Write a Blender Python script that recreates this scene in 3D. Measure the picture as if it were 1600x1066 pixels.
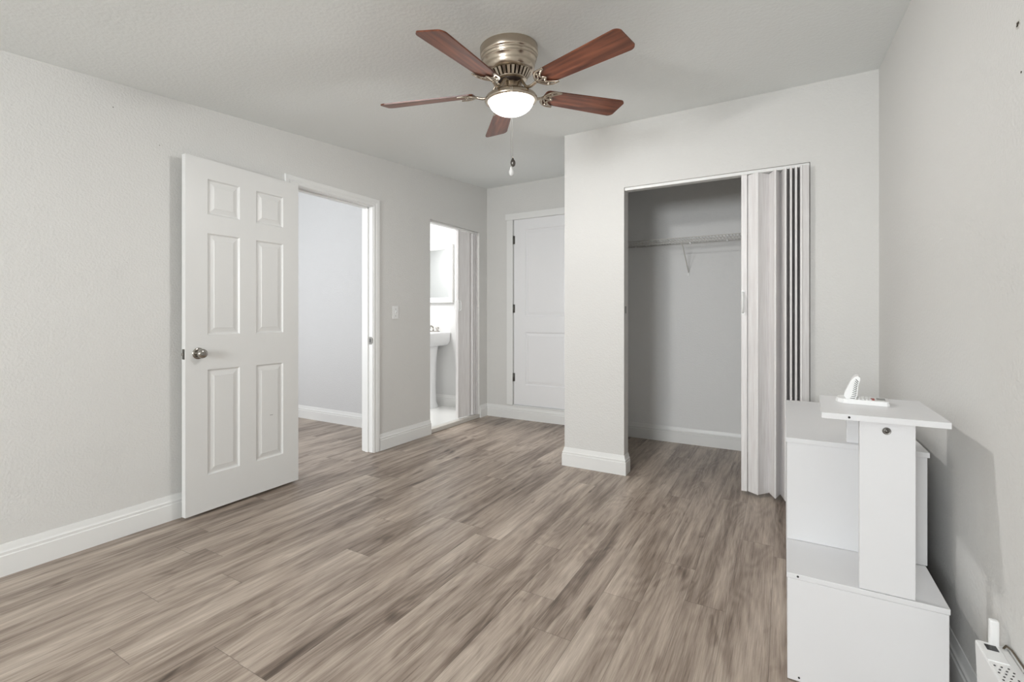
import bpy, math, random
from mathutils import Vector, Matrix
random.seed(7)
for o in list(bpy.data.objects):
    bpy.data.objects.remove(o)
S = bpy.context.scene
C = S.collection
PI = math.pi

# ------------------------------------------------------------------ camera, world, light, exposure
F_PX, H_PX, CAM_Z = 740.0, 495.0, 1.13
cam = bpy.data.cameras.new('camera')
cam.sensor_fit = 'HORIZONTAL'
cam.sensor_width = 36.0
cam.lens = 36.0 * F_PX / 1600
cam.shift_y = (H_PX - 533.0) / 1600
cam.clip_start = 0.02
co = bpy.data.objects.new('camera', cam)
co.location = (0, 0, CAM_Z)
co.rotation_euler = (PI / 2, 0, math.atan(425 / F_PX))
C.objects.link(co)
S.camera = co

vs = S.view_settings
vs.view_transform = 'Standard'
vs.look = 'None'
vs.gamma = 1.0
vs.use_curve_mapping = False
vs.exposure = 0.07

w = bpy.data.worlds.new('world')
S.world = w
w.use_nodes = True
w.node_tree.nodes['Background'].inputs[0].default_value = (0.80, 0.90, 1.0, 1)
w.node_tree.nodes['Background'].inputs[1].default_value = 1.0


def area(name, loc, direction, sx, sy, power, col):
    l = bpy.data.lights.new(name, 'AREA')
    l.shape = 'RECTANGLE'
    l.size, l.size_y = sx, sy
    l.energy = power
    l.color = col
    o = bpy.data.objects.new(name, l)
    o.location = loc
    o.rotation_euler = Vector(direction).to_track_quat('-Z', 'Y').to_euler()
    C.objects.link(o)
    return o


def point(name, loc, power, col, rad):
    l = bpy.data.lights.new(name, 'POINT')
    l.energy = power
    l.color = col
    l.shadow_soft_size = rad
    o = bpy.data.objects.new(name, l)
    o.location = loc
    C.objects.link(o)
    return o


LAMP_W, FILL_W, HALL_W, BATH_W = 60, 110, 38, 31
area('flash_fill', (-1.02, -3.14, 1.50), (0, 1, 0.04), 1.10, 0.80, FILL_W, (0.95, 0.98, 1.0))  # added light behind the camera, standing in for a camera flash
area('daylight_hall', (-4.35, 1.0, 1.5), (0.05, 1, 0), 1.0, 1.6, HALL_W, (0.95, 0.97, 1.0))
area('bathroom_lamp', (-3.95, 3.95, 2.34), (0.12, 0, -1), 0.5, 0.5, BATH_W, (1.0, 0.995, 0.985))


# ------------------------------------------------------------------ materials
def srgb(r, g, b):
    def f(v):
        v /= 255.0
        return v / 12.92 if v <= 0.04045 else ((v + 0.055) / 1.055) ** 2.4
    return (f(r), f(g), f(b), 1)


def mat(name, col, rough=0.5, metal=0.0, bump=None, spec=0.5, vary=None):
    m = bpy.data.materials.new(name)
    m.use_nodes = True
    nt = m.node_tree
    b = nt.nodes['Principled BSDF']
    b.inputs['Base Color'].default_value = col
    b.inputs['Roughness'].default_value = rough
    b.inputs['Metallic'].default_value = metal
    b.inputs['Specular IOR Level'].default_value = spec
    tc = nt.nodes.new('ShaderNodeTexCoord')
    if bump:
        sc, dist, det = bump
        n = nt.nodes.new('ShaderNodeTexNoise')
        n.inputs['Scale'].default_value = sc
        n.inputs['Detail'].default_value = det
        nt.links.new(tc.outputs['Object'], n.inputs['Vector'])
        bp = nt.nodes.new('ShaderNodeBump')
        bp.inputs['Distance'].default_value = dist
        bp.inputs['Strength'].default_value = 1.0
        nt.links.new(n.outputs['Fac'], bp.inputs['Height'])
        nt.links.new(bp.outputs['Normal'], b.inputs['Normal'])
    if vary:
        sc, amt = vary
        n2 = nt.nodes.new('ShaderNodeTexNoise')
        n2.inputs['Scale'].default_value = sc
        n2.inputs['Detail'].default_value = 5
        nt.links.new(tc.outputs['Object'], n2.inputs['Vector'])
        mx = nt.nodes.new('ShaderNodeMix')
        mx.data_type = 'RGBA'
        mx.inputs[6].default_value = col
        mx.inputs[7].default_value = (col[0] * amt, col[1] * amt, col[2] * amt, 1)
        nt.links.new(n2.outputs['Fac'], mx.inputs[0])
        nt.links.new(mx.outputs[2], b.inputs['Base Color'])
    return m


WALL = mat('wall_paint', srgb(222, 221, 218), 0.65, bump=(95, 0.0022, 3), spec=0.3, vary=(1.3, 0.97))
WALL_HALL = mat('hall_paint', srgb(215, 215, 215), 0.65, bump=(95, 0.002, 3), spec=0.3)
WALL_CLOSET = mat('wall_paint_lightened', srgb(235, 235, 234), 0.65, bump=(95, 0.0018, 3), spec=0.3)  # wall paint lightened to make up for light missing in the closet
WALL_BATH = mat('bathroom_paint', srgb(222, 222, 221), 0.6, bump=(95, 0.001, 3), spec=0.3)
CEIL = mat('ceiling_paint', srgb(244, 247, 246), 0.8, bump=(60, 0.002, 4), spec=0.2)
TRIM = mat('trim_paint', srgb(236, 236, 234), 0.35, vary=(9, 0.985))
DOORW = mat('door_paint', srgb(228, 228, 226), 0.35, bump=(160, 0.0003, 2), vary=(5, 0.985))
DOORW2 = mat('door_white', srgb(240, 240, 241), 0.35, bump=(160, 0.0003, 2), vary=(5, 0.99))
LAMIN = mat('white_laminate', srgb(226, 226, 227), 0.38, vary=(14, 0.985))
PLAST = mat('white_plastic', srgb(240, 240, 239), 0.3, vary=(40, 0.985))
PLASTG = mat('grey_slit', srgb(104, 104, 100), 0.6, vary=(40, 0.9))
BLACK = mat('black_plastic', srgb(18, 18, 20), 0.25, vary=(40, 0.8))
RED = mat('red_button', srgb(170, 50, 40), 0.4, vary=(60, 0.9))
CHROME = mat('polished_steel', srgb(176, 172, 166), 0.16, 1.0, vary=(30, 0.93))
STEELD = mat('dark_steel', srgb(120, 118, 114), 0.35, 1.0, vary=(60, 0.85))
NICKEL = mat('brushed_nickel', srgb(192, 180, 164), 0.27, 1.0, bump=(300, 0.0001, 2), vary=(25, 0.95))
BRONZE = mat('dark_motor_metal', srgb(70, 62, 58), 0.4, 0.8, vary=(30, 0.8))
WIRE = mat('white_coated_wire', srgb(218, 216, 210), 0.4, vary=(40, 0.95))
CERAM = mat('white_ceramic', srgb(244, 245, 246), 0.12, vary=(10, 0.99))
MIRROR = mat('mirror_glass', srgb(238, 241, 241), 0.02, 1.0, vary=(3, 0.99))
HOLE = mat('broken_plaster', srgb(70, 58, 44), 0.9, bump=(300, 0.003, 3), vary=(300, 0.4))
PLASTER = mat('chipped_plaster', srgb(214, 212, 206), 0.9, bump=(300, 0.002, 3), vary=(200, 0.85))
THRESH = mat('threshold_paint', srgb(214, 210, 203), 0.5, vary=(30, 0.86))
TILE = mat('white_floor_tile', srgb(240, 240, 238), 0.2, vary=(4, 0.975))


def accordion_mat():
    m = mat('white_ash_vinyl', srgb(233, 230, 229), 0.45)
    nt = m.node_tree
    b = nt.nodes['Principled BSDF']
    tc = nt.nodes.new('ShaderNodeTexCoord')
    mp = nt.nodes.new('ShaderNodeMapping')
    mp.inputs['Scale'].default_value = (110, 110, 5)
    n = nt.nodes.new('ShaderNodeTexNoise')
    n.inputs['Scale'].default_value = 1
    n.inputs['Detail'].default_value = 5
    r = nt.nodes.new('ShaderNodeValToRGB')
    r.color_ramp.elements[0].position = 0.3
    r.color_ramp.elements[0].color = srgb(224, 220, 219)
    r.color_ramp.elements[1].position = 0.62
    r.color_ramp.elements[1].color = srgb(238, 236, 235)
    nt.links.new(tc.outputs['Object'], mp.inputs[0])
    nt.links.new(mp.outputs[0], n.inputs['Vector'])
    nt.links.new(n.outputs['Fac'], r.inputs[0])
    nt.links.new(r.outputs[0], b.inputs['Base Color'])
    return m


ACCORD = accordion_mat()


def floor_mat():
    m = bpy.data.materials.new('vinyl_planks')
    m.use_nodes = True
    nt = m.node_tree
    b = nt.nodes['Principled BSDF']
    L = nt.links.new

    def math_(op, a, c=None, d=None):
        n = nt.nodes.new('ShaderNodeMath')
        n.operation = op
        for i, v in enumerate((a, c, d)):
            if v is None:
                continue
            if isinstance(v, (int, float)):
                n.inputs[i].default_value = v
            else:
                L(v, n.inputs[i])
        return n.outputs[0]
    tc = nt.nodes.new('ShaderNodeTexCoord')
    sp = nt.nodes.new('ShaderNodeSeparateXYZ')
    L(tc.outputs['Object'], sp.inputs[0])
    W, LEN = 0.150, 1.22
    rx = math_('DIVIDE', math_('ADD', sp.outputs[0], 0.043), W)
    row = math_('FLOOR', rx)
    wn = nt.nodes.new('ShaderNodeTexWhiteNoise')
    wn.noise_dimensions = '1D'
    L(row, wn.inputs['W'])
    ry = math_('ADD', math_('DIVIDE', sp.outputs[1], LEN), math_('MULTIPLY', wn.outputs['Value'], 5.0))
    col = math_('FLOOR', ry)
    cb = nt.nodes.new('ShaderNodeCombineXYZ')
    L(row, cb.inputs[0])
    L(col, cb.inputs[1])
    wn2 = nt.nodes.new('ShaderNodeTexWhiteNoise')
    wn2.noise_dimensions = '2D'
    L(cb.outputs[0], wn2.inputs['Vector'])
    pid = wn2.outputs['Value']
    # grain coordinates, shifted per plank
    cg = nt.nodes.new('ShaderNodeCombineXYZ')
    L(sp.outputs[0], cg.inputs[0])
    L(math_('ADD', sp.outputs[1], math_('MULTIPLY', pid, 37.0)), cg.inputs[1])
    L(math_('MULTIPLY', pid, 19.0), cg.inputs[2])

    def noise(scale, detail, rough=0.5, dist=0.0):
        mp = nt.nodes.new('ShaderNodeMapping')
        mp.inputs['Scale'].default_value = scale
        L(cg.outputs[0], mp.inputs[0])
        n = nt.nodes.new('ShaderNodeTexNoise')
        n.inputs['Scale'].default_value = 1.0
        n.inputs['Detail'].default_value = detail
        n.inputs['Roughness'].default_value = rough
        n.inputs['Distortion'].default_value = dist
        L(mp.outputs[0], n.inputs['Vector'])
        return n.outputs['Fac']
    big = noise((9.0, 1.1, 1.0), 2.0)            # broad light and dark streaks
    rings = math_('SINE', math_('MULTIPLY', noise((7.5, 1.3, 1.0), 1.0, 0.4, 0.3), 75.0))
    fine = noise((230.0, 8.0, 1.0), 5.0, 0.7)    # fine grain
    mid = noise((38.0, 2.2, 1.0), 3.0, 0.55, 0.35)
    knots = noise((11.0, 3.2, 1.0), 2.0, 0.5, 0.6)
    v = math_('MULTIPLY_ADD', math_('SUBTRACT', big, 0.5), 1.25, 0.53)
    v = math_('ADD', v, math_('MULTIPLY', math_('SUBTRACT', mid, 0.5), 0.85))
    v = math_('ADD', v, math_('MULTIPLY', math_('SUBTRACT', fine, 0.5), 0.85))
    v = math_('ADD', v, math_('MULTIPLY', rings, 0.05))
    v = math_('ADD', v, math_('MULTIPLY', math_('SUBTRACT', pid, 0.5), 0.13))
    kn = math_('MAXIMUM', math_('SUBTRACT', knots, 0.64), 0.0)
    v = math_('SUBTRACT', v, math_('MULTIPLY', kn, 3.2))
    fleck = math_('MAXIMUM', math_('SUBTRACT', noise((100.0, 3.4, 1.0), 3.0, 0.6), 0.60), 0.0)
    v = math_('SUBTRACT', v, math_('MULTIPLY', fleck, 1.8))
    ramp = nt.nodes.new('ShaderNodeValToRGB')
    cr = ramp.color_ramp
    cr.elements[0].position = 0.0
    cr.elements[0].color = srgb(84, 71, 61)
    cr.elements[1].position = 1.0
    cr.elements[1].color = srgb(207, 193, 179)
    for p, c in ((0.28, srgb(126, 111, 99)), (0.55, srgb(162, 147, 134)), (0.8, srgb(186, 172, 158))):
        e = cr.elements.new(p)
        e.color = c
    L(v, ramp.inputs[0])
    # seams
    fx = math_('FRACT', rx)
    fy = math_('FRACT', ry)
    ex = math_('MINIMUM', fx, math_('SUBTRACT', 1.0, fx))
    ey = math_('MINIMUM', fy, math_('SUBTRACT', 1.0, fy))
    sx = math_('LESS_THAN', ex, 0.0009 / W)
    sy = math_('LESS_THAN', ey, 0.0012 / LEN)
    seam = math_('MULTIPLY', math_('MAXIMUM', sx, sy), 0.5)
    mx = nt.nodes.new('ShaderNodeMix')
    mx.data_type = 'RGBA'
    L(seam, mx.inputs[0])
    L(ramp.outputs[0], mx.inputs[6])
    mx.inputs[7].default_value = srgb(72, 62, 54)
    L(mx.outputs[2], b.inputs['Base Color'])
    b.inputs['Roughness'].default_value = 0.36
    b.inputs['Specular IOR Level'].default_value = 0.45
    bp = nt.nodes.new('ShaderNodeBump')
    bp.inputs['Distance'].default_value = 0.0006
    bp.inputs['Strength'].default_value = 0.6
    L(math_('SUBTRACT', math_('MULTIPLY', fine, 0.5), seam), bp.inputs['Height'])
    L(bp.outputs['Normal'], b.inputs['Normal'])
    return m


FLOOR = floor_mat()


def blade_mat():
    m = bpy.data.materials.new('walnut_blade')
    m.use_nodes = True
    nt = m.node_tree
    b = nt.nodes['Principled BSDF']
    tc = nt.nodes.new('ShaderNodeTexCoord')
    mp = nt.nodes.new('ShaderNodeMapping')
    mp.inputs['Scale'].default_value = (3.0, 34.0, 1.0)
    n = nt.nodes.new('ShaderNodeTexNoise')
    n.inputs['Scale'].default_value = 1.0
    n.inputs['Detail'].default_value = 6
    n.inputs['Distortion'].default_value = 0.4
    r = nt.nodes.new('ShaderNodeValToRGB')
    r.color_ramp.elements[0].position = 0.32
    r.color_ramp.elements[0].color = srgb(74, 36, 24)
    r.color_ramp.elements[1].position = 0.68
    r.color_ramp.elements[1].color = srgb(146, 86, 60)
    nt.links.new(tc.outputs['Object'], mp.inputs[0])
    nt.links.new(mp.outputs[0], n.inputs['Vector'])
    nt.links.new(n.outputs['Fac'], r.inputs[0])
    nt.links.new(r.outputs[0], b.inputs['Base Color'])
    b.inputs['Roughness'].default_value = 0.33
    return m


BLADE = blade_mat()


def dome_mat():
    m = bpy.data.materials.new('lit_frosted_glass')
    m.use_nodes = True
    nt = m.node_tree
    nt.nodes.remove(nt.nodes['Principled BSDF'])
    out = nt.nodes['Material Output']
    e = nt.nodes.new('ShaderNodeEmission')
    e.inputs[0].default_value = (1, 0.985, 0.96, 1)
    e.inputs[1].default_value = 9.0
    t = nt.nodes.new('ShaderNodeBsdfTransparent')
    mx = nt.nodes.new('ShaderNodeMixShader')
    mx.inputs[0].default_value = 0.45
    nt.links.new(t.outputs[0], mx.inputs[1])
    nt.links.new(e.outputs[0], mx.inputs[2])
    nt.links.new(mx.outputs[0], out.inputs[0])
    return m


DOME = dome_mat()


# ------------------------------------------------------------------ mesh helpers
class MB:
    def __init__(self):
        self.v, self.f, self.s = [], [], []

    def add(self, verts, faces, smooth=False, M=None):
        n = len(self.v)
        for p in verts:
            p = Vector(p)
            self.v.append(M @ p if M else p)
        for f in faces:
            self.f.append([i + n for i in f])
            self.s.append(smooth)
        return self

    def box(self, x0, x1, y0, y1, z0, z1, M=None):
        vs_ = [(x0, y0, z0), (x1, y0, z0), (x1, y1, z0), (x0, y1, z0), (x0, y0, z1), (x1, y0, z1), (x1, y1, z1), (x0, y1, z1)]
        return self.hexa(vs_, M)

    def hexa(self, v8, M=None):
        return self.add(v8, [(0, 3, 2, 1), (4, 5, 6, 7), (0, 1, 5, 4), (1, 2, 6, 5), (2, 3, 7, 6), (3, 0, 4, 7)], False, M)

    def prism(self, pts, z0, z1, M=None, smooth=False):
        # pts: counter-clockwise outline in xy
        n = len(pts)
        vs_ = [(p[0], p[1], z0) for p in pts] + [(p[0], p[1], z1) for p in pts]
        fs = [tuple(range(n - 1, -1, -1)), tuple(range(n, 2 * n))]
        self.add(vs_, fs, False, M)
        self.add(vs_, [(i, (i + 1) % n, n + (i + 1) % n, n + i) for i in range(n)], smooth, M)
        return self

    def lathe(self, prof, n=40, M=None, smooth=True):
        # prof: (r, z) list
        vs_, fs = [], []
        for r, z in prof:
            for k in range(n):
                a = 2 * PI * k / n
                vs_.append((r * math.cos(a), r * math.sin(a), z))
        for i in range(len(prof) - 1):
            for k in range(n):
                k2 = (k + 1) % n
                fs.append((i * n + k, i * n + k2, (i + 1) * n + k2, (i + 1) * n + k))
        return self.add(vs_, fs, smooth, M)

    def tube(self, pts, r, n=8, M=None, closed=False, flat=1.0):
        pts = [Vector(p) for p in pts]
        m = len(pts)
        vs_, fs = [], []
        ref = None
        for i, p in enumerate(pts):
            if closed:
                t = pts[(i + 1) % m] - pts[i - 1]
            else:
                t = pts[min(i + 1, m - 1)] - pts[max(i - 1, 0)]
            t.normalize()
            if ref is None:
                ref = Vector((0, 0, 1)) if abs(t.z) < 0.9 else Vector((1, 0, 0))
            u = t.cross(ref).normalized()
            v = u.cross(t).normalized()
            ref = v
            rr = r[i] if isinstance(r, (list, tuple)) else r
            for k in range(n):
                a = 2 * PI * k / n
                vs_.append(p + u * (rr * math.cos(a)) + v * (rr * flat * math.sin(a)))
        rng = m if closed else m - 1
        for i in range(rng):
            j = (i + 1) % m
            for k in range(n):
                k2 = (k + 1) % n
                fs.append((i * n + k, i * n + k2, j * n + k2, j * n + k))
        if not closed:
            fs.append(tuple(range(n - 1, -1, -1)))
            fs.append(tuple((m - 1) * n + k for k in range(n)))
        return self.add(vs_, fs, True, M)

    def sphere(self, c, r, n=16, M=None, sz=1.0):
        prof = []
        for i in range(n // 2 + 1):
            a = -PI / 2 + PI * i / (n // 2)
            prof.append((max(r * math.cos(a), 1e-5), r * sz * math.sin(a)))
        T = Matrix.Translation(Vector(c))
        return self.lathe(prof, n, (M @ T) if M else T)

    def build(self, name, material, parent=None, bevel=0.0, seg=2, autosmooth=None):
        me = bpy.data.meshes.new(name)
        me.from_pydata([tuple(p) for p in self.v], [], self.f)
        me.polygons.foreach_set('use_smooth', self.s)
        me.materials.append(material)
        me.validate()
        me.update()
        o = bpy.data.objects.new(name, me)
        C.objects.link(o)
        if parent:
            o.parent = parent
        if bevel:
            b = o.modifiers.new('bevel', 'BEVEL')
            b.width = bevel
            b.segments = seg
            b.limit_method = 'ANGLE'
            b.angle_limit = math.radians(40)
        return o


def struct(o):
    o['kind'] = 'structure'
    return o


def tag(o, label, cat, group=None):
    o['label'] = label
    o['category'] = cat
    if group:
        o['group'] = group
    return o


def thing(name, loc, label, cat, rotz=0.0, group=None):
    o = bpy.data.objects.new(name, None)
    o.empty_display_size = 0.05
    C.objects.link(o)
    o.location = loc
    o.rotation_euler = (0, 0, rotz)
    return tag(o, label, cat, group)


def cz(x, y):          # the ceiling slopes gently up towards the far end of the room
    return 2.50 + 0.0787 * (y - 3.33) + 0.006 * (x + 2.95)


# ------------------------------------------------------------------ room dimensions
XL, XR = -2.957, 0.462          # left and right wall faces
YF, YC, YA = -3.00, 3.33, 4.57  # wall behind the camera, closet front face, alcove back face
T = 0.11
YCB = 4.43                      # closet back face
PX0, PX1 = -1.45, -0.99         # closet post
OX1 = 0.135                     # closet opening right edge
HY0, HY1, HZ = 2.08, 2.845, 2.06      # hall doorway rough opening
BY0, BY1, BZ = 3.565, 4.415, 2.072    # bathroom opening
YH = 3.43                       # hall end wall face
YB = 4.655                      # bathroom far wall face


def wall_piece(mb, x0, x1, y0, y1, z0, z1=None):
    if z1 is None:
        e = 0.03
        mb.hexa([(x0, y0, z0), (x1, y0, z0), (x1, y1, z0), (x0, y1, z0),
                 (x0, y0, cz(x0, y0) + e), (x1, y0, cz(x1, y0) + e), (x1, y1, cz(x1, y1) + e), (x0, y1, cz(x0, y1) + e)])
    else:
        mb.box(x0, x1, y0, y1, z0, z1)


# floor
mb = MB()
mb.box(XL - T, XR + T, YF - T, YA + T, -0.06, 0)
mb.box(-5.6, XL - T, -0.5, YH, -0.06, 0)
struct(mb.build('floor', FLOOR))
mb = MB()
mb.box(-5.0, XL - 0.058, YH + 0.12, YB, -0.06, 0.03)
struct(mb.build('floor_bathroom', TILE))

# ceiling (sloping slab)
x0, x1, y0, y1 = XL - T, XR + T, YF - T, YA + T
mb = MB()
mb.hexa([(x0, y0, cz(x0, y0)), (x1, y0, cz(x1, y0)), (x1, y1, cz(x1, y1)), (x0, y1, cz(x0, y1)),
         (x0, y0, cz(x0, y0) + .1), (x1, y0, cz(x1, y0) + .1), (x1, y1, cz(x1, y1) + .1), (x0, y1, cz(x0, y1) + .1)])
struct(mb.build('ceiling', CEIL))
struct(MB().box(-5.6, XL - T, -0.5, YH, 2.62, 2.68).build('ceiling_hall', CEIL))
struct(MB().box(-5.0, XL - T, YH + .12, YB, 2.36, 2.42).build('ceiling_bathroom', CEIL))

# left wall with two openings
mb = MB()
wall_piece(mb, XL - T, XL, YF, HY0, 0)
wall_piece(mb, XL - T, XL, HY0, HY1, HZ)
wall_piece(mb, XL - T, XL, HY1, BY0, 0)
wall_piece(mb, XL - T, XL, BY0, BY1, BZ)
wall_piece(mb, XL - T, XL, BY1, YA, 0)
struct(mb.build('wall_left', WALL))

# alcove back wall, with the raised door's opening
DX0, DX1, DZ0, DZ1 = -2.605, -1.815, 0.152, 2.205
mb = MB()
wall_piece(mb, XL - T, DX0, YA, YA + T, 0)
wall_piece(mb, DX0, DX1, YA, YA + T, DZ1)
wall_piece(mb, DX0, DX1, YA, YA + T, 0, DZ0)
wall_piece(mb, DX1, PX0 + 0.1, YA, YA + T, 0)
struct(mb.build('wall_back', WALL))

# closet front wall: post, header, right piece
CH = 2.052
mb = MB()
wall_piece(mb, PX0, PX1, YC, YC + 0.1, 0)
wall_piece(mb, PX1, OX1, YC, YC + 0.1, CH)
wall_piece(mb, OX1, XR, YC, YC + 0.1, 0)
struct(mb.build('wall_closet_front', WALL))
mb = MB()
wall_piece(mb, PX0, PX0 + 0.1, YC + 0.1, YA, 0)
struct(mb.build('wall_closet_side', WALL_CLOSET))
mb = MB()
wall_piece(mb, PX0 + 0.1, XR, YCB, YCB + 0.1, 0)
struct(mb.build('wall_closet_back', WALL_CLOSET))

mb = MB()
wall_piece(mb, XR, XR + T, YF, YA + T, 0)
struct(mb.build('wall_right', WALL))

# wall behind the camera with an unseen opening added for the fill light
WX0, WX1, WZ0, WZ1 = -1.66, -0.38, 1.04, 1.94
mb = MB()
wall_piece(mb, XL - T, WX0, YF - T, YF, 0)
wall_piece(mb, WX0, WX1, YF - T, YF, WZ1)
wall_piece(mb, WX0, WX1, YF - T, YF, 0, WZ0)
wall_piece(mb, WX1, XR + T, YF - T, YF, 0)
struct(mb.build('wall_front', WALL))
mb = MB()
for xa in (WX0, WX1 - .05):
    mb.box(xa, xa + .05, YF - .08, YF - .03, WZ0, WZ1)
for za in (WZ0, WZ1 - .05):
    mb.box(WX0, WX1, YF - .079, YF - .031, za, za + .05)
struct(mb.build('added_window_1', TRIM))  # frame of the added, unseen opening

# hall and bathroom shells
struct(MB().box(-5.6, XL - T, YH, YH + .12, 0, 2.68).build('wall_hall_end', WALL_HALL))
struct(MB().box(-5.7, -5.6, -0.5, YH + .12, 0, 2.68).build('wall_hall_left', WALL_HALL))
struct(MB().box(-5.6, XL - T, -0.6, -0.5, 0, 2.68).build('wall_hall_front', WALL_HALL))
struct(MB().box(-5.0, XL - T, YB, YB + .1, 0, 2.42).build('wall_bathroom_back', WALL_BATH))
struct(MB().box(-5.1, -5.0, YH + .12, YB + .1, 0, 2.42).build('wall_bathroom_left', WALL_BATH))

# ------------------------------------------------------------------ baseboards
BPROF = [(0, 0), (.016, 0), (.016, .088), (.0125, .092), (.0135, .104), (.0095, .109), (.008, .113), (.003, .137), (0, .138)]


def baseboard(name, path, side=1, material=TRIM, z0=0.0):
    # path: polyline on the floor along the wall; side=+1 puts the board on the left of the direction of travel
    pts = [Vector((p[0], p[1])) for p in path]
    n = len(pts)
    offs = []
    for i in range(n):
        ns = []
        if i > 0:
            d = (pts[i] - pts[i - 1]).normalized()
            ns.append(Vector((-d.y, d.x)) * side)
        if i < n - 1:
            d = (pts[i + 1] - pts[i]).normalized()
            ns.append(Vector((-d.y, d.x)) * side)
        if len(ns) == 2:
            m = ns[0] + ns[1]
            m = m / (1 + ns[0].dot(ns[1]))
        else:
            m = ns[0]
        offs.append(m)
    vs_, fs = [], []
    k = len(BPROF)
    for i in range(n):
        for d, z in BPROF:
            p = pts[i] + offs[i] * (d + 0.0005)
            vs_.append((p.x, p.y, z + z0))
    for i in range(n - 1):
        for j in range(k):
            j2 = (j + 1) % k
            f = (i * k + j, (i + 1) * k + j, (i + 1) * k + j2, i * k + j2)
            fs.append(f if side < 0 else tuple(reversed(f)))
    fs.append(tuple(range(k)) if side < 0 else tuple(reversed(range(k))))
    e = tuple((n - 1) * k + j for j in range(k))
    fs.append(tuple(reversed(e)) if side < 0 else e)
    mb_ = MB()
    mb_.add(vs_, fs)
    return struct(mb_.build(name, material))


baseboard('baseboard_left', [(XL, YF), (XL, 2.027)], -1)
baseboard('baseboard_middle', [(XL, 2.90), (XL, BY0)], -1)
baseboard('baseboard_alcove', [(XL, BY1 + .004), (XL, YA), (PX0, YA), (PX0, YC), (PX1, YC), (PX1, YC + .1)], -1)
baseboard('baseboard_right', [(OX1 + .004, YC), (XR, YC), (XR, YF)], -1)
baseboard('baseboard_closet', [(PX0 + .1, YC + .1), (PX0 + .1, YCB), (XR, YCB), (XR, YC + .1)], -1)
baseboard('baseboard_hall', [(-5.6, -0.5), (-5.6, YH), (XL - T, YH)], -1)
baseboard('baseboard_bathroom', [(-5.0, YB), (XL - T, YB)], -1, z0=.03)

# ------------------------------------------------------------------ hall doorway: casing, jamb, stop, strike plate
CW = 0.064


def casing(mb_, Y0, Y1, Z, x):
    # moulded casing on plane X=x around an opening Y0..Y1 up to Z, standing proud towards +X
    prof = [(0, 0.008), (.006, .012), (.018, .012), (.022, .009), (.034, .015), (CW - .004, .017), (CW, .014)]
    k = len(prof)
    path = [((Y0, 0), (-1, 0)), ((Y0, Z), (-1, 1)), ((Y1, Z), (1, 1)), ((Y1, 0), (1, 0))]
    vs_, fs = [], []
    for (py, pz), (oy, oz) in path:
        for d, t in prof + [(CW, 0), (0, 0)]:
            vs_.append((x + t + .0004, py + oy * d, pz + oz * d))
    kk = k + 2
    for i in range(3):
        for j in range(kk):
            j2 = (j + 1) % kk
            fs.append((i * kk + j, i * kk + j2, (i + 1) * kk + j2, (i + 1) * kk + j))
    fs.append(tuple(reversed(range(kk))))
    fs.append(tuple(3 * kk + j for j in range(kk)))
    mb_.add(vs_, fs)


mb = MB()
JI0, JI1, JZ = HY0 + .016, HY1 - .020, HZ - .020     # clear opening
casing(mb, JI0 - .006, JI1 + .006, JZ + .004, XL)
mb.box(XL - T - .004, XL + .004, HY0, JI0, 0.002, JZ)
mb.box(XL - T - .004, XL + .004, JI1, HY1, 0.002, JZ)
mb.box(XL - T - .004, XL + .004, HY0, HY1, JZ, HZ)
# door stop
mb.box(XL - .075, XL - .042, JI0, JI0 + .011, 0.002, JZ)
mb.box(XL - .075, XL - .042, JI1 - .011, JI1, 0.002, JZ)
mb.box(XL - .075, XL - .042, JI0, JI1, JZ - .011, JZ)
# hall side casing
mb.box(XL - T - .018, XL - T - .004, JI1 + .006, JI1 + .07, 0.002, JZ + .07)
mb.box(XL - T - .018, XL - T - .004, JI0 - .07, JI0 - .006, 0.002, JZ + .07)
mb.box(XL - T - .018, XL - T - .004, JI0 - .006, JI1 + .006, JZ + .006, JZ + .07)
tr1 = struct(mb.build('trim_1', TRIM, bevel=.0015))
sp_ = MB()
yy = JI1 - .0005
sp_.box(XL - .036, XL - .004, yy - .002, yy, .90, .962)
sp_.box(XL - .008, XL + .006, yy - .004, yy, .91, .952)
sp_.build('strike_plate', STEELD, tr1, bevel=.0008)
MB().box(XL - .028, XL - .014, yy - .0026, yy - .0015, .915, .947).build('strike_hole', BLACK, tr1)


# ------------------------------------------------------------------ panelled doors
def panel_face(mb_, ub, vb, cells, flip, M, dy):
    """a door face in the local XZ plane (depth along local Y); cells: set of (i, j) cells of the grid that are panels."""
    def quad(a, b, c, d):
        ps = [a, b, c, d]
        mb_.add(ps, [(0, 1, 2, 3) if not flip else (3, 2, 1, 0)], False, M)
    sgn = -1 if not flip else 1      # into the slab
    for i in range(len(ub) - 1):
        for j in range(len(vb) - 1):
            u0, u1, v0, v1 = ub[i], ub[i + 1], vb[j], vb[j + 1]
            if (i, j) not in cells:
                quad((u0, dy, v0), (u1, dy, v0), (u1, dy, v1), (u0, dy, v1))
                continue
            loops = [(0, 0), (.007, .0080), (.014, .0090), (.037, .0042), (.0385, .0022)]
            rect = []
            for ins, dep in loops:
                y = dy - sgn * dep
                rect.append([(u0 + ins, y, v0 + ins), (u1 - ins, y, v0 + ins), (u1 - ins, y, v1 - ins), (u0 + ins, y, v1 - ins)])
            for a, b in zip(rect[:-1], rect[1:]):
                for q in range(4):
                    q2 = (q + 1) % 4
                    quad(a[q], a[q2], b[q2], b[q])
            quad(*rect[-1])


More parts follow.
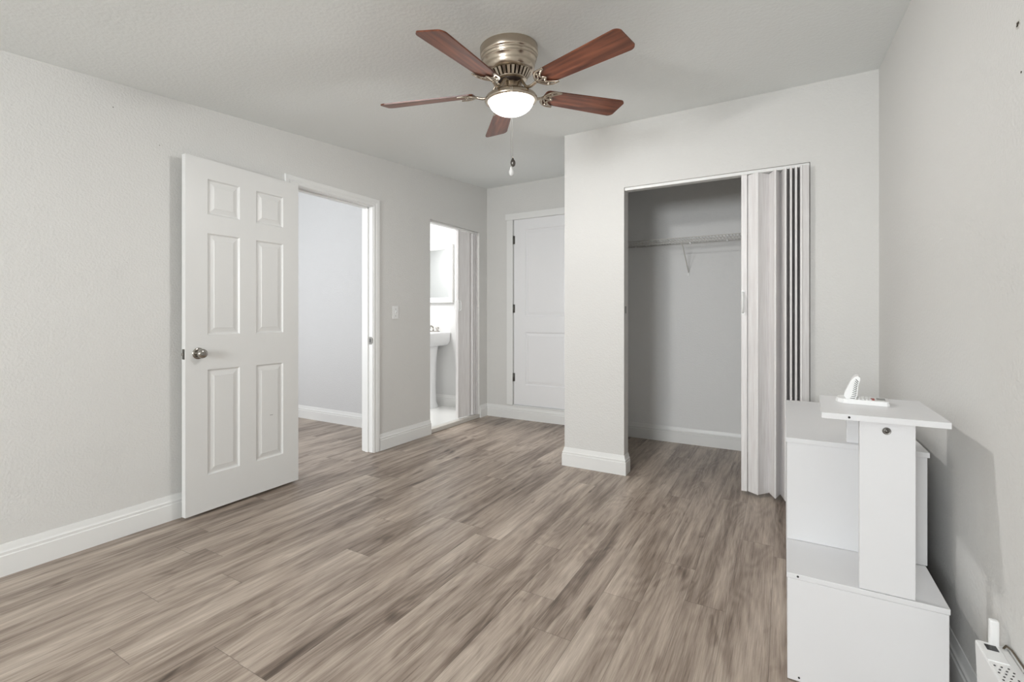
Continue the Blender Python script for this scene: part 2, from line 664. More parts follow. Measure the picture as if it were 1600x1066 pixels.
def panel_door(name, wdt, hgt, thick, ub, vb, cells, material, loc, rotz):
    mb_ = MB()
    panel_face(mb_, ub, vb, cells, False, None, 0.0)
    panel_face(mb_, ub, vb, cells, True, None, thick)
    mb_.add([(0, 0, 0), (wdt, 0, 0), (wdt, thick, 0), (0, thick, 0), (0, 0, hgt), (wdt, 0, hgt), (wdt, thick, hgt), (0, thick, hgt)],
            [(0, 3, 2, 1), (4, 5, 6, 7), (1, 2, 6, 5), (3, 0, 4, 7)])
    o = mb_.build(name, material)
    o.location = loc
    o.rotation_euler = (0, 0, rotz)
    return struct(o)


# local x runs from the free edge to the hinge edge; local -Y is the face towards the room
A = Vector((-2.860, 1.366))
B = Vector((-2.876, 2.078))
dW = (B - A).length
ang = math.atan2(B.y - A.y, B.x - A.x)
DB = 0.018
ub = [0, .118, .306, .410, .598, dW]
vb = [0, .205, .808, 1.008, 1.592, 1.70, 1.902, 2.012]
cells = {(1, 1), (3, 1), (1, 3), (3, 3), (1, 5), (3, 5)}
d1 = panel_door('door_1', dW, vb[-1], .035, ub, vb, cells, DOORW, (A.x, A.y, DB), ang)


def knob(parent, x, z, side, thick):
    # side -1: room face (y=0), +1: wall face (y=thick)
    R = Matrix.Rotation(PI / 2, 4, 'X') if side < 0 else Matrix.Rotation(-PI / 2, 4, 'X')
    M = Matrix.Translation((x, 0 if side < 0 else thick, z)) @ R
    k = MB()
    k.lathe([(.0001, .004), (.024, .0045), (.031, .003), (.0325, 0)], 32, M)
    k.lathe([(.0001, .003), (.012, .004), (.011, .024)], 24, M)
    L_ = .056 if side < 0 else .052
    k.lathe([(.011, .022), (.019, .026), (.0255, .034), (.027, .042), (.0245, .050), (.016, L_), (.008, L_ + .001), (.0001, L_ + .0005)], 32, M)
    return k.build('door_knob', CHROME, parent)


knob(d1, .068, .905, -1, .035)
knob(d1, .068, .905, 1, .035)
MB().box(-.0015, .0005, .006, .029, .875, .932).build('latch_plate', STEELD, d1, bevel=.0006)
MB().box(-.010, .0005, .012, .022, .896, .912).build('latch_bolt', CHROME, d1, bevel=.002)
for hz in (.22, 1.0, 1.78):
    hm = MB()
    hm.lathe([(.0001, hz - .045), (.006, hz - .045), (.006, hz + .045), (.0001, hz + .045)], 12, Matrix.Translation((dW + .005, .038, 0)))
    hm.box(dW - .001, dW + .002, .006, .036, hz - .044, hz + .044)
    hm.build('hinge', STEELD, d1)
# small scuff on the lower panel
MB().box(.505, .525, .0022, .0026, .475, .479).build('scuff_mark', mat('scuff', srgb(150, 148, 145), .7, vary=(80, .8)), d1)

# raised two-panel door in the alcove
w2 = .775
ub2 = [0, .142, w2 - .142, w2]
vb2 = [0, .222, .800, .975, 1.925, 2.040]
d2 = panel_door('door_2', w2, 2.040, .035, ub2, vb2, {(1, 1), (1, 3)}, DOORW2, (DX0 + .008, YA - .002, DZ0 + .008), 0)
for hz in (.30, 1.06, 1.82):
    hm = MB()
    hm.lathe([(.0001, hz - .046), (.0065, hz - .046), (.0065, hz + .046), (.0001, hz + .046)], 12, Matrix.Translation((-.004, -.006, 0)))
    hm.box(-.007, .012, -.003, 0.0, hz - .045, hz + .045)
    hm.build('hinge', STEELD, d2)
mb = MB()
mb.box(DX0 - .078, DX0 - .003, YA - .019, YA - .0005, DZ0, DZ1 - .004)          # left leg
mb.box(DX1 + .003, DX1 + .078, YA - .019, YA - .0005, DZ0, DZ1 - .004)
mb.box(DX0 - .092, DX1 + .092, YA - .026, YA - .0005, DZ1 - .004, DZ1 + .066)   # head
mb.box(DX0 + .0, DX1, YA - .012, YA - .0005, DZ0 - .012, DZ0 + .003)             # sill strip
struct(mb.build('trim_2', TRIM, bevel=.002))
mb = MB()
mb.box(XL - .058, XL + .004, BY0 + .001, BY1 - .001, 0.001, .040)
struct(mb.build('trim_3', THRESH, bevel=.003))


# ------------------------------------------------------------------ accordion doors
def fold_panel(pts, z0, z1, th=.006):
    """a zig-zag strip in plan, given thickness"""
    mb_ = MB()
    P2 = [Vector(p) for p in pts]
    n = len(P2)
    L_, R_ = [], []
    for i in range(n):
        d = (P2[min(i + 1, n - 1)] - P2[max(i - 1, 0)]).normalized()
        nr = Vector((-d.y, d.x)) * th / 2
        L_.append(P2[i] + nr)
        R_.append(P2[i] - nr)
    out = R_ + L_[::-1]
    mb_.prism([(p.x, p.y) for p in out], z0, z1)
    return mb_


d4 = bpy.data.objects.new('door_4', None)
C.objects.link(d4)
struct(d4)
d4.location = (0, YC + .04, 0)


def rel(pts, off):
    return [(p[0] - off[0], p[1] - off[1]) for p in pts]


Z0, Z1 = .024, 2.030
off = (0, YC + .04)
# lead post
mb = MB()
mb.box(-.236, -.202, YC + .008, YC + .052, Z0, Z1)
o = mb.build('lead_post', ACCORD, d4, bevel=.002)
o.matrix_parent_inverse = Matrix.Translation((0, -off[1], 0))
zig = [(-.199, 3.352), (-.143, 3.310), (-.080, 3.388), (-.046, 3.298), (-.020, 3.400), (.008, 3.282), (.024, 3.405), (.036, 3.281),
       (.050, 3.405), (.062, 3.281), (.078, 3.405), (.088, 3.279), (.130, 3.300)]
for i in range(len(zig) - 1):
    a, b = Vector(zig[i]), Vector(zig[i + 1])
    d = (b - a).normalized()
    a2, b2 = a + d * .002, b - d * .002
    mb = fold_panel([a2, b2], Z0, Z1 - .004, .006)
    # rounded fold spine on the room side
    if zig[i + 1][1] < 3.33 and i + 1 < len(zig) - 1:
        px_, py_ = zig[i + 1]
        mb.box(px_ - .0045, px_ + .0045, py_ - .006, py_ + .004, Z0, Z1 - .003)
    o = mb.build('fold_panel', ACCORD, d4, bevel=.0012)
    o.matrix_parent_inverse = Matrix.Translation((0, -off[1], 0))
# track under the header
mb = MB()
mb.box(PX1 + .002, OX1 - .002, YC + .006, YC + .062, CH - .022, CH - .001)
o = mb.build('track', TRIM, d4, bevel=.003)
o.matrix_parent_inverse = Matrix.Translation((0, -off[1], 0))
# pull handle
mb = MB()
hp = [(-.226, YC + .008, 1.285), (-.226, YC - .012, 1.280), (-.226, YC - .020, 1.262), (-.226, YC - .020, 1.178), (-.226, YC - .012, 1.160), (-.226, YC + .008, 1.155)]
mb.tube(hp, .006, 8)
mb.box(-.235, -.217, YC + .003, YC + .008, 1.145, 1.295)
o = mb.build('pull_handle', PLAST, d4)
o.matrix_parent_inverse = Matrix.Translation((0, -off[1], 0))
# latch keeper on the post's inner face
mb = MB()
mb.box(PX1 + .0005, PX1 + .004, YC + .02, YC + .045, 1.155, 1.205)
struct(mb.build('trim_4', STEELD, bevel=.0008))

d3 = bpy.data.objects.new('door_3', None)
C.objects.link(d3)
struct(d3)
XB = -3.012
d3.location = (XB, 0, 0)
inv3 = Matrix.Translation((-XB, 0, 0))
Z0b, Z1b = .048, 2.052


def kid(mb_, name, material, par, inv, bevel=0.0):
    q = mb_.build(name, material, par, bevel=bevel)
    q.matrix_parent_inverse = inv
    return q


kid(MB().box(XB - .022, XB + .010, 4.080, 4.112, Z0b, Z1b), 'lead_post', ACCORD, d3, inv3, .002)
zig3 = [(XB + .004, 4.115), (XB + .022, 4.262), (XB - .05, 4.282), (XB + .034, 4.318), (XB - .05, 4.328), (XB + .036, 4.352), (XB - .05, 4.362), (XB + .036, 4.384), (XB + .030, 4.411)]
for i in range(len(zig3) - 1):
    a, b = Vector(zig3[i]), Vector(zig3[i + 1])
    d = (b - a).normalized()
    mb = fold_panel([a + d * .002, b - d * .002], Z0b, Z1b - .003, .006)
    if zig3[i + 1][0] > XB and i + 1 < len(zig3) - 1:
        mb.box(zig3[i + 1][0] - .004, zig3[i + 1][0] + .006, zig3[i + 1][1] - .0045, zig3[i + 1][1] + .0045, Z0b, Z1b - .002)
    kid(mb, 'fold_panel', ACCORD, d3, inv3, .0012)
kid(MB().box(XB - .025, XB + .030, BY0 + .002, BY1 - .002, BZ - .020, BZ - .001), 'track', TRIM, d3, inv3, .003)
mb = MB()
mb.tube([(XB + .010, 4.096, 1.300), (XB + .032, 4.096, 1.294), (XB + .036, 4.096, 1.275), (XB + .036, 4.096, 1.215), (XB + .032, 4.096, 1.198), (XB + .010, 4.096, 1.192)], .0055, 8)
mb.box(XB + .010, XB + .014, 4.084, 4.108, 1.185, 1.307)
kid(mb, 'pull_handle', PLAST, d3, inv3)
mb = MB()
mb.tube([(XB - .022, 4.096, 1.300), (XB - .044, 4.096, 1.294), (XB - .048, 4.096, 1.275), (XB - .048, 4.096, 1.215), (XB - .044, 4.096, 1.198), (XB - .022, 4.096, 1.192)], .0055, 8)
kid(mb, 'pull_handle', PLAST, d3, inv3)

# ------------------------------------------------------------------ light switch
t = thing('light_switch', (XL, 3.092, 1.166), 'white toggle light switch on the wall right of the hall doorway', 'light switch')
MB().box(0.0005, .0055, -.035, .035, -.0575, .0575).build('switch_plate', PLAST, t, bevel=.002)
mb = MB()
mb.box(.0055, .0068, -.006, .006, -.0125, .0125)
mb.hexa([(.006, -.004, -.004), (.006, .004, -.004), (.006, .004, .008), (.006, -.004, .008),
         (.017, -.004, .004), (.017, .004, .004), (.016, .004, .012), (.016, -.004, .012)])
mb.build('toggle', PLAST, t)
for zz in (-.03, .03):
    mb = MB()
    mb.lathe([(.0001, .0012), (.003, .0008), (.0032, 0)], 12, Matrix.Translation((.0055, 0, zz)) @ Matrix.Rotation(PI / 2, 4, 'Y'))
    mb.build('screw', STEELD, t)

# ------------------------------------------------------------------ ceiling fan
MX, MY = -1.127, 1.932
fan = thing('ceiling_fan', (MX, MY, cz(MX, MY)), 'brushed nickel ceiling fan with five dark walnut blades and a lit glass dome', 'ceiling fan')
nz = Vector((-.006, -.0787, 1)).normalized()
ux = Vector((1, 0, .006)).normalized()
vy = nz.cross(ux)
Rm = Matrix((ux, vy, nz)).transposed()
fan.rotation_euler = Rm.to_euler()
mb = MB()
mb.lathe([(.1330, 0), (.1365, -.004), (.1365, -.038), (.134, -.043), (.1295, -.046), (.131, -.050), (.131, -.055), (.1255, -.059),
          (.127, -.063), (.1265, -.068), (.121, -.071), (.1195, -.090), (.116, -.108), (.108, -.117), (.086, -.121), (.0001, -.121)], 64)
mb.build('canopy', NICKEL, fan)
# ring of fins
mb = MB()
for k in range(28):
    M = Matrix.Rotation(2 * PI * k / 28, 4, 'Z')
    mb.hexa([(.060, -.0035, -.150), (.080, -.0055, -.150), (.080, .0055, -.150), (.060, .0035, -.150),
             (.060, -.0045, -.120), (.099, -.0068, -.120), (.099, .0068, -.120), (.060, .0045, -.120)], M)
mb.lathe([(.0001, -.1485), (.076, -.1485), (.079, -.151), (.076, -.154), (.0001, -.154)], 48)
mb.build('vent_ring', NICKEL, fan)
MB().lathe([(.062, -.121), (.062, -.148)], 32).build('motor_core', BRONZE, fan)
MB().lathe([(.058, -.154), (.058, -.160), (.044, -.163), (.044, -.170), (.0001, -.170)], 40).build('motor_hub', BRONZE, fan)
MB().lathe([(.0001, -.168), (.050, -.168), (.053, -.171), (.053, -.198), (.056, -.203), (.064, -.208), (.064, -.212)], 48).build('switch_housing', NICKEL, fan)
MB().lathe([(.060, -.206), (.082, -.210), (.106, -.217), (.119, -.227), (.1245, -.236), (.1250, -.245), (.1220, -.250), (.114, -.2515), (.108, -.249), (.106, -.243), (.060, -.224)], 64).build('light_pan', NICKEL, fan)
prof = []
for i in range(15):
    a = i / 14 * PI / 2
    prof.append((max(.1065 * math.cos(a), .0001), -.247 - .066 * math.sin(a)))
MB().lathe(prof, 48).build('glass_dome', DOME, fan)
bulb = point('fan_lamp', (0, 0, 0), LAMP_W, (1.0, 0.99, 0.98), 0.05)
bulb.parent = fan
bulb.location = (0, 0, -.256)

# blade (local x = outwards), built once and copied
RB0, RB1 = .178, .650


def blade_outline():
    pts = []
    w0, w1 = .050, .067
    L0, L1 = RB0, RB1
    def arc(cx_, cy_, r, a0, a1, n=6):
        for i in range(n + 1):
            a = a0 + (a1 - a0) * i / n
            pts.append((cx_ + r * math.cos(a), cy_ + r * math.sin(a)))
    arc(L0 + .018, -w0 + .018, .018, PI, 1.5 * PI)
    arc(L1 - .040, -w1 + .030, .030, 1.5 * PI, 2 * PI - .35)
    arc(L1 - .040, w1 - .030, .030, .35, .5 * PI)
    arc(L0 + .018, w0 - .018, .018, .5 * PI, PI)
    return pts


PITCH = math.radians(-13)
BZL = -.206
mb = MB()
mb.prism(blade_outline(), 0, .006)
b0 = mb.build('blade', BLADE, fan, bevel=.0015)
# blade iron: arm plus scrolled bracket under the blade root
mi = MB()
iz = -.005


def crv(pts, r, flat=.6, n=14):
    # Catmull-Rom through points
    P3 = [Vector(p) for p in pts]
    P3 = [2 * P3[0] - P3[1]] + P3 + [2 * P3[-1] - P3[-2]]
    out = []
    for i in range(1, len(P3) - 2):
        for k in range(n // 2):
            s = k / (n // 2)
            p0, p1, p2, p3 = P3[i - 1:i + 3]
            out.append(0.5 * ((2 * p1) + (-p0 + p2) * s + (2 * p0 - 5 * p1 + 4 * p2 - p3) * s * s + (-p0 + 3 * p1 - 3 * p2 + p3) * s ** 3))
    out.append(P3[-2])
    mi.tube(out, r, 8, flat=flat)


for s in (-1, 1):
    # outer crescent horn
    crv([(.168, s * .004, iz), (.180, s * .026, iz), (.196, s * .046, iz), (.222, s * .056, iz), (.252, s * .055, iz)], .0058)
    # inner edge of the crescent
    crv([(.252, s * .055, iz), (.232, s * .044, iz), (.214, s * .030, iz), (.206, s * .014, iz), (.222, s * .003, iz)], .0048)
    # little loop
    crv([(.172, s * .004, iz), (.188, s * .012, iz), (.196, s * .024, iz), (.206, s * .030, iz)], .0042)
crv([(.166, 0, iz), (.200, 0, iz), (.224, 0, iz)], .0052)
# arm from the motor, curving down and out
AR = MB
armpts = [(.050, 0, .044), (.068, 0, .036), (.085, 0, .014), (.106, 0, -.008), (.135, 0, -.014), (.168, 0, -.006)]
crv(armpts, [.0085] * 40, .75)
for px_, py_ in ((.206, .040), (.206, -.040), (.222, 0)):
    mi.lathe([(.0001, -.011), (.005, -.010), (.006, -.006)], 12, Matrix.Translation((px_, py_, 0)))
i0 = mi.build('blade_iron', NICKEL, b0)
PHI = 0.35 + PI
for k in range(5):
    a = PHI + k * 2 * PI / 5
    if k == 0:
        bo, io = b0, i0
    else:
        bo = b0.copy()
        C.objects.link(bo)
        bo.parent = fan
        io = i0.copy()
        C.objects.link(io)
        io.parent = bo
    Mb = Matrix.Translation((0, 0, BZL)) @ Matrix.Rotation(a, 4, 'Z') @ Matrix.Rotation(PITCH, 4, 'X')
    bo.location = Mb.to_translation()
    bo.rotation_euler = Mb.to_euler()

# pull chains
for nm, px_, py_, zb, mt, lab in (('dark', .005, -.066, -.576, 'd', 'dark bead'), ('white', -.002, -.066, -.618, 'w', 'white ball')):
    ch = MB()
    ch.tube([(px_, py_ + .010, -.198), (px_, py_ - .001, -.205)], .003, 8, Matrix.Rotation(math.radians(30), 4, 'Z'))
    # draped over the pan's edge, then hanging straight down (vertical in the room, whatever the ceiling's slope)
    yo = -.1285
    Mc = Matrix.Rotation(math.radians(30), 4, 'Z')
    wob = Vector((0, .0787 * (zb + .03 + .25), 0))     # keeps the hanging part vertical in the room
    path = [Mc @ Vector(q) for q in ((px_, py_, -.203), (px_, -.100, -.214), (px_, yo + .002, -.234), (px_, yo, -.250), (px_, yo, zb + .03))]
    path[-1] += wob
    ce = path[-1]
    ch.tube(path, .0011, 6)
    c_ = ch.build('pull_chain', mat('chain_' + nm, srgb(205, 203, 198), .35, .6, vary=(50, .9)), fan)
    kb = MB()
    kb.lathe([(.0001, zb + .030), (.003, zb + .028), (.005, zb + .020), (.0105, zb + .010), (.0115, zb + .001), (.009, zb - .008), (.004, zb - .0125), (.0001, zb - .013)],
             20, Matrix.Translation((ce.x, ce.y, 0)))
    ko = kb.build('chain_knob', STEELD if mt == 'd' else PLAST, c_)
    ko['label'] = lab + ' at the end of the pull chain'

# ------------------------------------------------------------------ wire shelf in the closet
SZ, SY0, SY1 = 1.785, 4.112, YCB - .004
SX0, SX1 = PX0 + .104, XR - .004
sh = thing('wire_shelf', ((SX0 + SX1) / 2, YCB, SZ), 'white coated wire shelf across the back of the open closet', 'shelf')
invs = Matrix.Translation((-(SX0 + SX1) / 2, -YCB, -SZ))
mb = MB()
mb.tube([(SX0, SY0, SZ), (SX1, SY0, SZ)], .0034, 8)
mb.tube([(SX0, SY0 - .002, SZ - .036), (SX1, SY0 - .002, SZ - .036)], .0034, 8)
mb.tube([(SX0, SY0 + .10, SZ - .005), (SX1, SY0 + .10, SZ - .005)], .003, 8)
mb.tube([(SX0, SY1 - .004, SZ - .005), (SX1, SY1 - .004, SZ - .005)], .0032, 8)
kid(mb, 'shelf_rail', WIRE, sh, invs)
mb = MB()
n = int((SX1 - SX0) / .0254)
for i in range(n + 1):
    x = SX0 + .008 + i * (SX1 - SX0 - .016) / n
    mb.tube([(x, SY1, SZ), (x, SY0 + .001, SZ), (x, SY0 - .002, SZ - .036)], .0017, 6)
kid(mb, 'wire_deck', WIRE, sh, invs)
BXx = -.735
mb = MB()
mb.tube([(BXx, SY0 + .006, SZ - .032), (BXx, SY0 + .012, SZ - .046), (BXx, SY1 - .004, 1.525), (BXx, SY1 + .002, 1.512)], .0045, 8, flat=1.0)
kid(mb, 'brace', WIRE, sh, invs)
mb = MB()
mb.box(BXx - .008, BXx + .008, SY1 - .004, SY1 + .003, 1.490, 1.528)
kid(mb, 'brace_foot', PLAST, sh, invs, .002)
for x in (-1.20, -.72, -.42, -.1, .25):
    kid(MB().box(x - .009, x + .009, SY1 - .012, SY1 + .003, SZ - .014, SZ + .008), 'wall_clip', PLAST, sh, invs, .002)
kid(MB().box(SX0 - .003, SX0 + .004, SY0 - .012, SY0 + .022, SZ - .046, SZ + .012), 'end_bracket', PLAST, sh, invs, .002)

# ------------------------------------------------------------------ white desk unit by the right wall
UX0, UX1 = .007, .396
UY0, UY1, UYB = 1.705, 1.965, 2.83
dk = thing('storage_desk', ((UX0 + UX1) / 2, (UY0 + UYB) / 2, 0), 'white laminate storage desk with stepped boxes and raised top beside the right wall', 'desk')
invd = Matrix.Translation((-(UX0 + UX1) / 2, -(UY0 + UYB) / 2, 0))
kid(MB().box(UX0 + .002, UX1 - .006, UY0 + .002, UYB, .004, .318), 'lower_box', LAMIN, dk, invd, .0015)
kid(MB().box(UX0, UX1 - .004, UY0, UYB, .319, .335), 'lower_shelf', LAMIN, dk, invd, .0015)
kid(MB().box(UX0 + .002, UX1, UY1, UYB, .3355, .681), 'rear_box', LAMIN, dk, invd, .0015)
kid(MB().box(UX0 - .001, UX1 + .004, UY1 - .010, UYB + .004, .682, .699), 'rear_top', LAMIN, dk, invd, .0015)
kid(MB().box(.191, .319, UY0 + .002, UY0 + .020, .336, .831), 'front_upright', LAMIN, dk, invd, .0015)
kid(MB().box(.186, .33, UY1 + .012, UY1 + .030, .6995, .831), 'rear_upright', LAMIN, dk, invd, .0015)
mb = MB()
mb.prism([(.096, 1.668), (.386, 1.668), (.391, 2.050), (.110, 2.030)], .8315, .848)
kid(mb, 'raised_top', LAMIN, dk, invd, .0015)
Mx = Matrix.Rotation(PI / 2, 4, 'X')
mb = MB()
mb.lathe([(.0001, .003), (.004, .003), (.0045, .0015), (.0085, .0015), (.0095, .0025), (.0105, 0)], 24, Matrix.Translation((.2545, UY0 + .002, .803)) @ Mx)
o = kid(mb, 'cam_lock', STEELD, dk, invd)
o['label'] = 'round dark metal fitting near the top of the upright panel'
for (x, y, z) in ((.163, 1.668, .8395), (.037, UY0, .328), (.040, UY0 + .002, .016)):
    mb = MB()
    mb.lathe([(.0001, .0012), (.0028, .001), (.0032, 0)], 12, Matrix.Translation((x, y, z)) @ Mx)
    kid(mb, 'screw_hole', BLACK, dk, invd)

# ------------------------------------------------------------------ phone on the raised top
PZ = .8485
ph = thing('phone', (.214, 1.915, PZ), 'small white flip phone with keypad on the raised desk top', 'phone', math.radians(-6))
ph.scale = (.86, .86, .86)
mb = MB()
base = [(-.066, -.034), (-.050, -.052), (.083, -.052), (.090, -.044), (.090, .046), (.082, .054), (-.056, .054), (-.070, .040), (-.074, -.010)]
mb.prism(base, 0, .010)
mb.prism([(p[0] * .97, p[1] * .97) for p in base], .010, .0165)
mb.build('base', PLAST, ph, bevel=.002)
k = MB()
for ix in range(5):
    for iy in range(3):
        x, y = -.012 + ix * .0115, -.030 + iy * .030
        k.box(x - .004, x + .004, y - .008, y + .008, .0165, .0195)
ks = k.build('keypad', PLAST, ph, bevel=.001)
MB().box(.034, .046, -.030, .006, .0165, .0195).build('red_button', RED, ph, bevel=.001)
MB().box(.052, .078, -.020, .040, .0163, .0172).build('display', mat('phone_display', srgb(150, 152, 148), .25, vary=(60, .92)), ph)
# flip-up handset: profile in XZ, extruded along Y
mb = MB()
pr = [(-.040, .016), (-.012, .016), (-.006, .030), (-.005, .046), (-.003, .068), (.002, .088), (.003, .098), (-.004, .104), (-.014, .101),
      (-.026, .086), (-.036, .062), (-.046, .036), (-.047, .026)]
# prism extrudes along z: map (x, y, z) -> (x, z, y)
Mp = Matrix(((1, 0, 0, 0), (0, 0, 1, 0), (0, 1, 0, 0), (0, 0, 0, 1)))
n = len(pr)
vs_ = [(p[0], -.040, p[1]) for p in pr] + [(p[0], .040, p[1]) for p in pr]
mb.add(vs_, [tuple(range(n)), tuple(reversed(range(n, 2 * n)))])
mb.add(vs_, [(i, n + i, n + (i + 1) % n, (i + 1) % n) for i in range(n)], True)
hs = mb.build('handset', PLAST, ph, bevel=.003)
mb = MB()
edge = [(-.011, .018), (-.006, .030), (-.005, .046), (-.003, .068), (.001, .086)]
for i in range(11):                     # grille slits fanned along the front edge, on the near side
    z = .020 + i * .0062
    for (xa, za), (xb, zb) in zip(edge[:-1], edge[1:]):
        if za <= z <= zb:
            xr = xa + (xb - xa) * (z - za) / (zb - za)
    dz = .0045 - .0011 * i
    ln = .015 - .0007 * i
    mb.tube([(xr - .003, -.0402, z), (xr - .003 - ln, -.0402, z + .004 - dz)], [.0017, .0010], 6)
mb.build('speaker_grille', PLASTG, hs)

# ------------------------------------------------------------------ plug-in unit low on the right wall
UT = .340
pu = thing('plug_in_heater', (XR, 1.47, .13), 'white plug-in unit with a small black display and perforated top low on right wall', 'heater')
invp = Matrix.Translation((-XR, -1.47, -.13))
mb = MB()
mb.hexa([(.412, 1.375, .13), (XR - .001, 1.375, .13), (XR - .001, 1.568, .13), (.412, 1.568, .13),
         (.405, 1.370, UT), (XR - .001, 1.370, UT), (XR - .001, 1.572, UT), (.405, 1.572, UT)])
kid(mb, 'casing', PLAST, pu, invp, .004)
kid(MB().box(.407, .444, 1.490, 1.566, UT - .001, UT + .0025), 'control_panel', PLAST, pu, invp, .001)
kid(MB().box(.417, .438, 1.532, 1.554, UT + .002, UT + .0035), 'display', BLACK, pu, invp)
mb = MB()
for iy in range(8):
    for ix in range(3):
        x, y = .4135 + ix * .0115 + (iy % 2) * .005, 1.474 - iy * .0125
        mb.lathe([(.0001, UT + .0010), (.0020, UT + .0008), (.0022, UT - .001)], 10, Matrix.Translation((x, y, 0)))
kid(mb, 'grille', BLACK, pu, invp)
kid(MB().box(.428, .446, 1.556, 1.571, UT - .002, UT + .062), 'upright_tab', PLAST, pu, invp, .004)

mb = MB()
mb.tube([(.452, 1.560, UT - .002), (.4565, 1.556, UT + .010), (.4585, 1.530, UT + .015), (.4585, 1.45, UT + .016), (.4585, 1.30, UT + .014)], .0022, 8)
o = kid(mb, 'brown_line', mat('thin_brown', srgb(96, 84, 66), .5, vary=(60, .9)), pu, invp)  # thin brown line along the wall above the unit
o['label'] = 'thin brown line along the wall'

# ------------------------------------------------------------------ marks left in the walls
RY = Matrix.Rotation(-PI / 2, 4, 'Y')


def wall_mark(name, loc, r, label, cat, M0, ragged=True, crumb=True):
    rnd = random.Random(int(abs(loc[1]) * 1000))
    t_ = MB()
    n_ = 14
    rim, hole = [], []
    for k_ in range(n_):
        a_ = 2 * PI * k_ / n_
        q = r * (1 + (rnd.uniform(-.35, .35) if ragged else 0))
        rim.append((q * math.cos(a_), q * math.sin(a_)))
    if crumb:
        t_.prism(rim, -.001, .0012, Matrix.Translation(loc) @ M0)
        root = t_.build(name, PLASTER)
        for k_ in range(n_):
            hole.append((rim[k_][0] * .55, rim[k_][1] * .6))
        MB().prism(hole, .0012, .0018, Matrix.Translation(loc) @ M0).build('hole_core', HOLE, root)
    else:
        t_.prism(rim, -.001, .0010, Matrix.Translation(loc) @ M0)
        root = t_.build(name, HOLE)
    return tag(root, label, cat)


wall_mark('wall_hole', (XR, 1.506, 1.795), .010, 'chipped screw hole with broken plaster high on the right wall', 'hole', RY)
wall_mark('nail_hole', (XR, 1.490, 1.679), .0022, 'tiny dark nail hole below the chipped hole on right wall', 'hole', RY, crumb=False)
RYL = Matrix.Rotation(PI / 2, 4, 'Y')
wall_mark('nail_hole', (XL, 1.078, 2.195), .0022, 'tiny nail hole on left wall just under the ceiling', 'hole', RYL, crumb=False)
wall_mark('nail_hole', (XL, 1.284, 2.066), .0022, 'tiny nail hole on left wall above the open door', 'hole', RYL, crumb=False)

# ------------------------------------------------------------------ bathroom: pedestal sink and framed mirror
SXC = -3.76
sk = thing('pedestal_sink', (SXC, 4.46, .03), 'white ceramic pedestal sink on the bathroom far wall', 'sink')
invk = Matrix.Translation((-SXC, -4.46, -.03))


def rrect(hx, y0, y1, r, n=6):
    pts = []
    for cx_, cy_, a0 in ((SXC - hx + r, y0 + r, PI), (SXC + hx - r, y0 + r, 1.5 * PI), (SXC + hx - .01, y1 - .01, 0), (SXC - hx + .01, y1 - .01, .5 * PI)):
        rr = r if a0 in (PI, 1.5 * PI) else .01
        for i in range(n + 1):
            a = a0 + (PI / 2) * i / n
            pts.append((cx_ + rr * math.cos(a), cy_ + rr * math.sin(a)))
    return pts


def loft(rings, caps=True):
    mb_ = MB()
    n_ = len(rings[0][0])
    vs2, fs2 = [], []
    for pts, z in rings:
        vs2 += [(p[0], p[1], z) for p in pts]
    for i in range(len(rings) - 1):
        for k_ in range(n_):
            k2 = (k_ + 1) % n_
            fs2.append((i * n_ + k_, i * n_ + k2, (i + 1) * n_ + k2, (i + 1) * n_ + k_))
    mb_.add(vs2, fs2, True)
    if caps:
        mb_.add(vs2, [tuple(reversed(range(n_))), tuple((len(rings) - 1) * n_ + k_ for k_ in range(n_))])
    return mb_


Y1s = YB - .002
mb = loft([(rrect(.14, 4.36, Y1s, .08), .775), (rrect(.185, 4.31, Y1s, .09), .790), (rrect(.215, 4.27, Y1s, .10), .83), (rrect(.222, 4.255, Y1s, .10), .915),
           (rrect(.222, 4.255, Y1s, .10), .938), (rrect(.214, 4.263, Y1s - .004, .095), .944), (rrect(.170, 4.300, Y1s - .12, .09), .940),
           (rrect(.140, 4.325, Y1s - .14, .08), .86), (rrect(.08, 4.37, Y1s - .18, .05), .825)])
kid(mb, 'basin', CERAM, sk, invk)


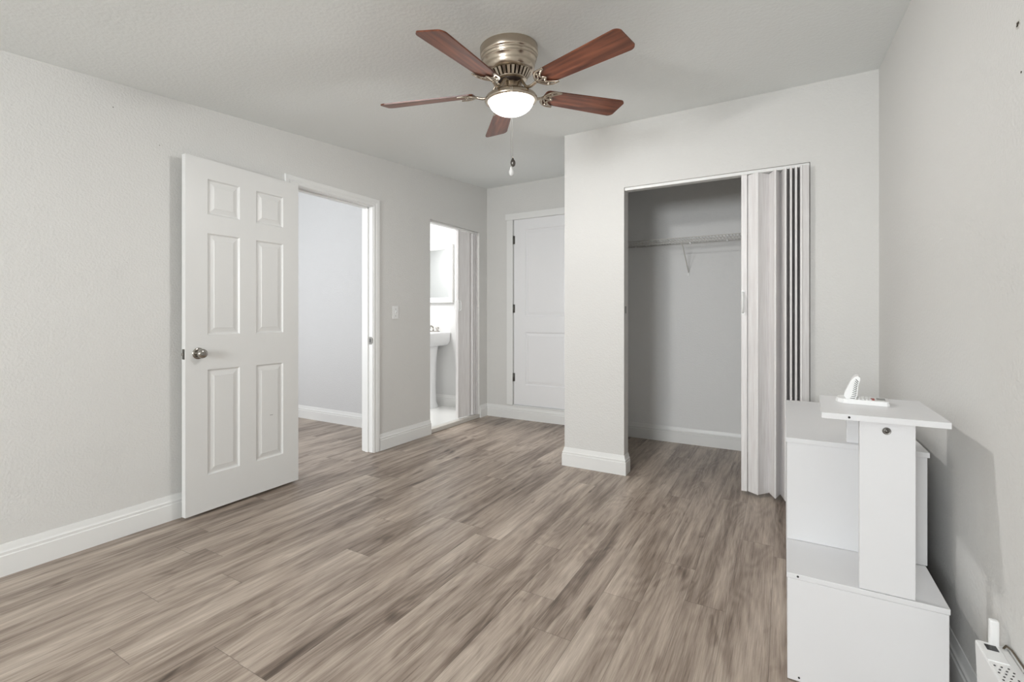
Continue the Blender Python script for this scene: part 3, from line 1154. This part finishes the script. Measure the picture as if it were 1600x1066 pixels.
def oval(hx, hy, yc, n=28):
    return [(SXC + hx * math.cos(2 * PI * k_ / n), yc + hy * math.sin(2 * PI * k_ / n)) for k_ in range(n)]


mb = loft([(oval(.118, .115, 4.50), .0305), (oval(.118, .115, 4.50), .05), (oval(.098, .095, 4.50), .10), (oval(.086, .082, 4.51), .30), (oval(.090, .085, 4.51), .55),
           (oval(.105, .10, 4.51), .70), (oval(.125, .12, 4.50), .79)])
kid(mb, 'pedestal', CERAM, sk, invk)
mb = MB()
mb.box(SXC - .085, SXC + .085, Y1s - .085, Y1s - .040, .943, .956)
mb.tube([(SXC, Y1s - .062, .955), (SXC, Y1s - .066, 1.00), (SXC, Y1s - .10, 1.018), (SXC, Y1s - .15, .995)], .010, 10)
kid(mb, 'faucet', CHROME, sk, invk, .003)
for s in (-1, 1):
    mb = MB()
    mb.lathe([(.014, .956), (.012, .972), (.019, .980), (.022, .992), (.015, 1.002), (.0001, 1.003)], 16, Matrix.Translation((SXC + s * .066, Y1s - .062, 0)))
    kid(mb, 'tap_handle', CHROME, sk, invk)

MZ0, MZ1 = 1.300, 2.020
MXR, MXL = -3.492, -4.06
mr = thing('framed_mirror', ((MXR + MXL) / 2, YB, MZ0), 'white framed mirror hanging over the pedestal sink', 'mirror')
invm = Matrix.Translation((-(MXR + MXL) / 2, -YB, -MZ0))
mb = MB()
loops = [(0, .0005), (0, .022), (.008, .030), (.030, .030), (.040, .022), (.056, .024), (.064, .014), (.066, .006)]
rects = []
for ins, dep in loops:
    y = YB - dep
    rects.append([(MXL + ins, y, MZ0 + ins), (MXR - ins, y, MZ0 + ins), (MXR - ins, y, MZ1 - ins), (MXL + ins, y, MZ1 - ins)])
for a, b in zip(rects[:-1], rects[1:]):
    for q in range(4):
        q2 = (q + 1) % 4
        mb.add([a[q], a[q2], b[q2], b[q]], [(0, 1, 2, 3)])
kid(mb, 'frame', TRIM, mr, invm)
kid(MB().box(MXL + .060, MXR - .060, YB - .009, YB - .003, MZ0 + .060, MZ1 - .060), 'mirror_pane', MIRROR, mr, invm)
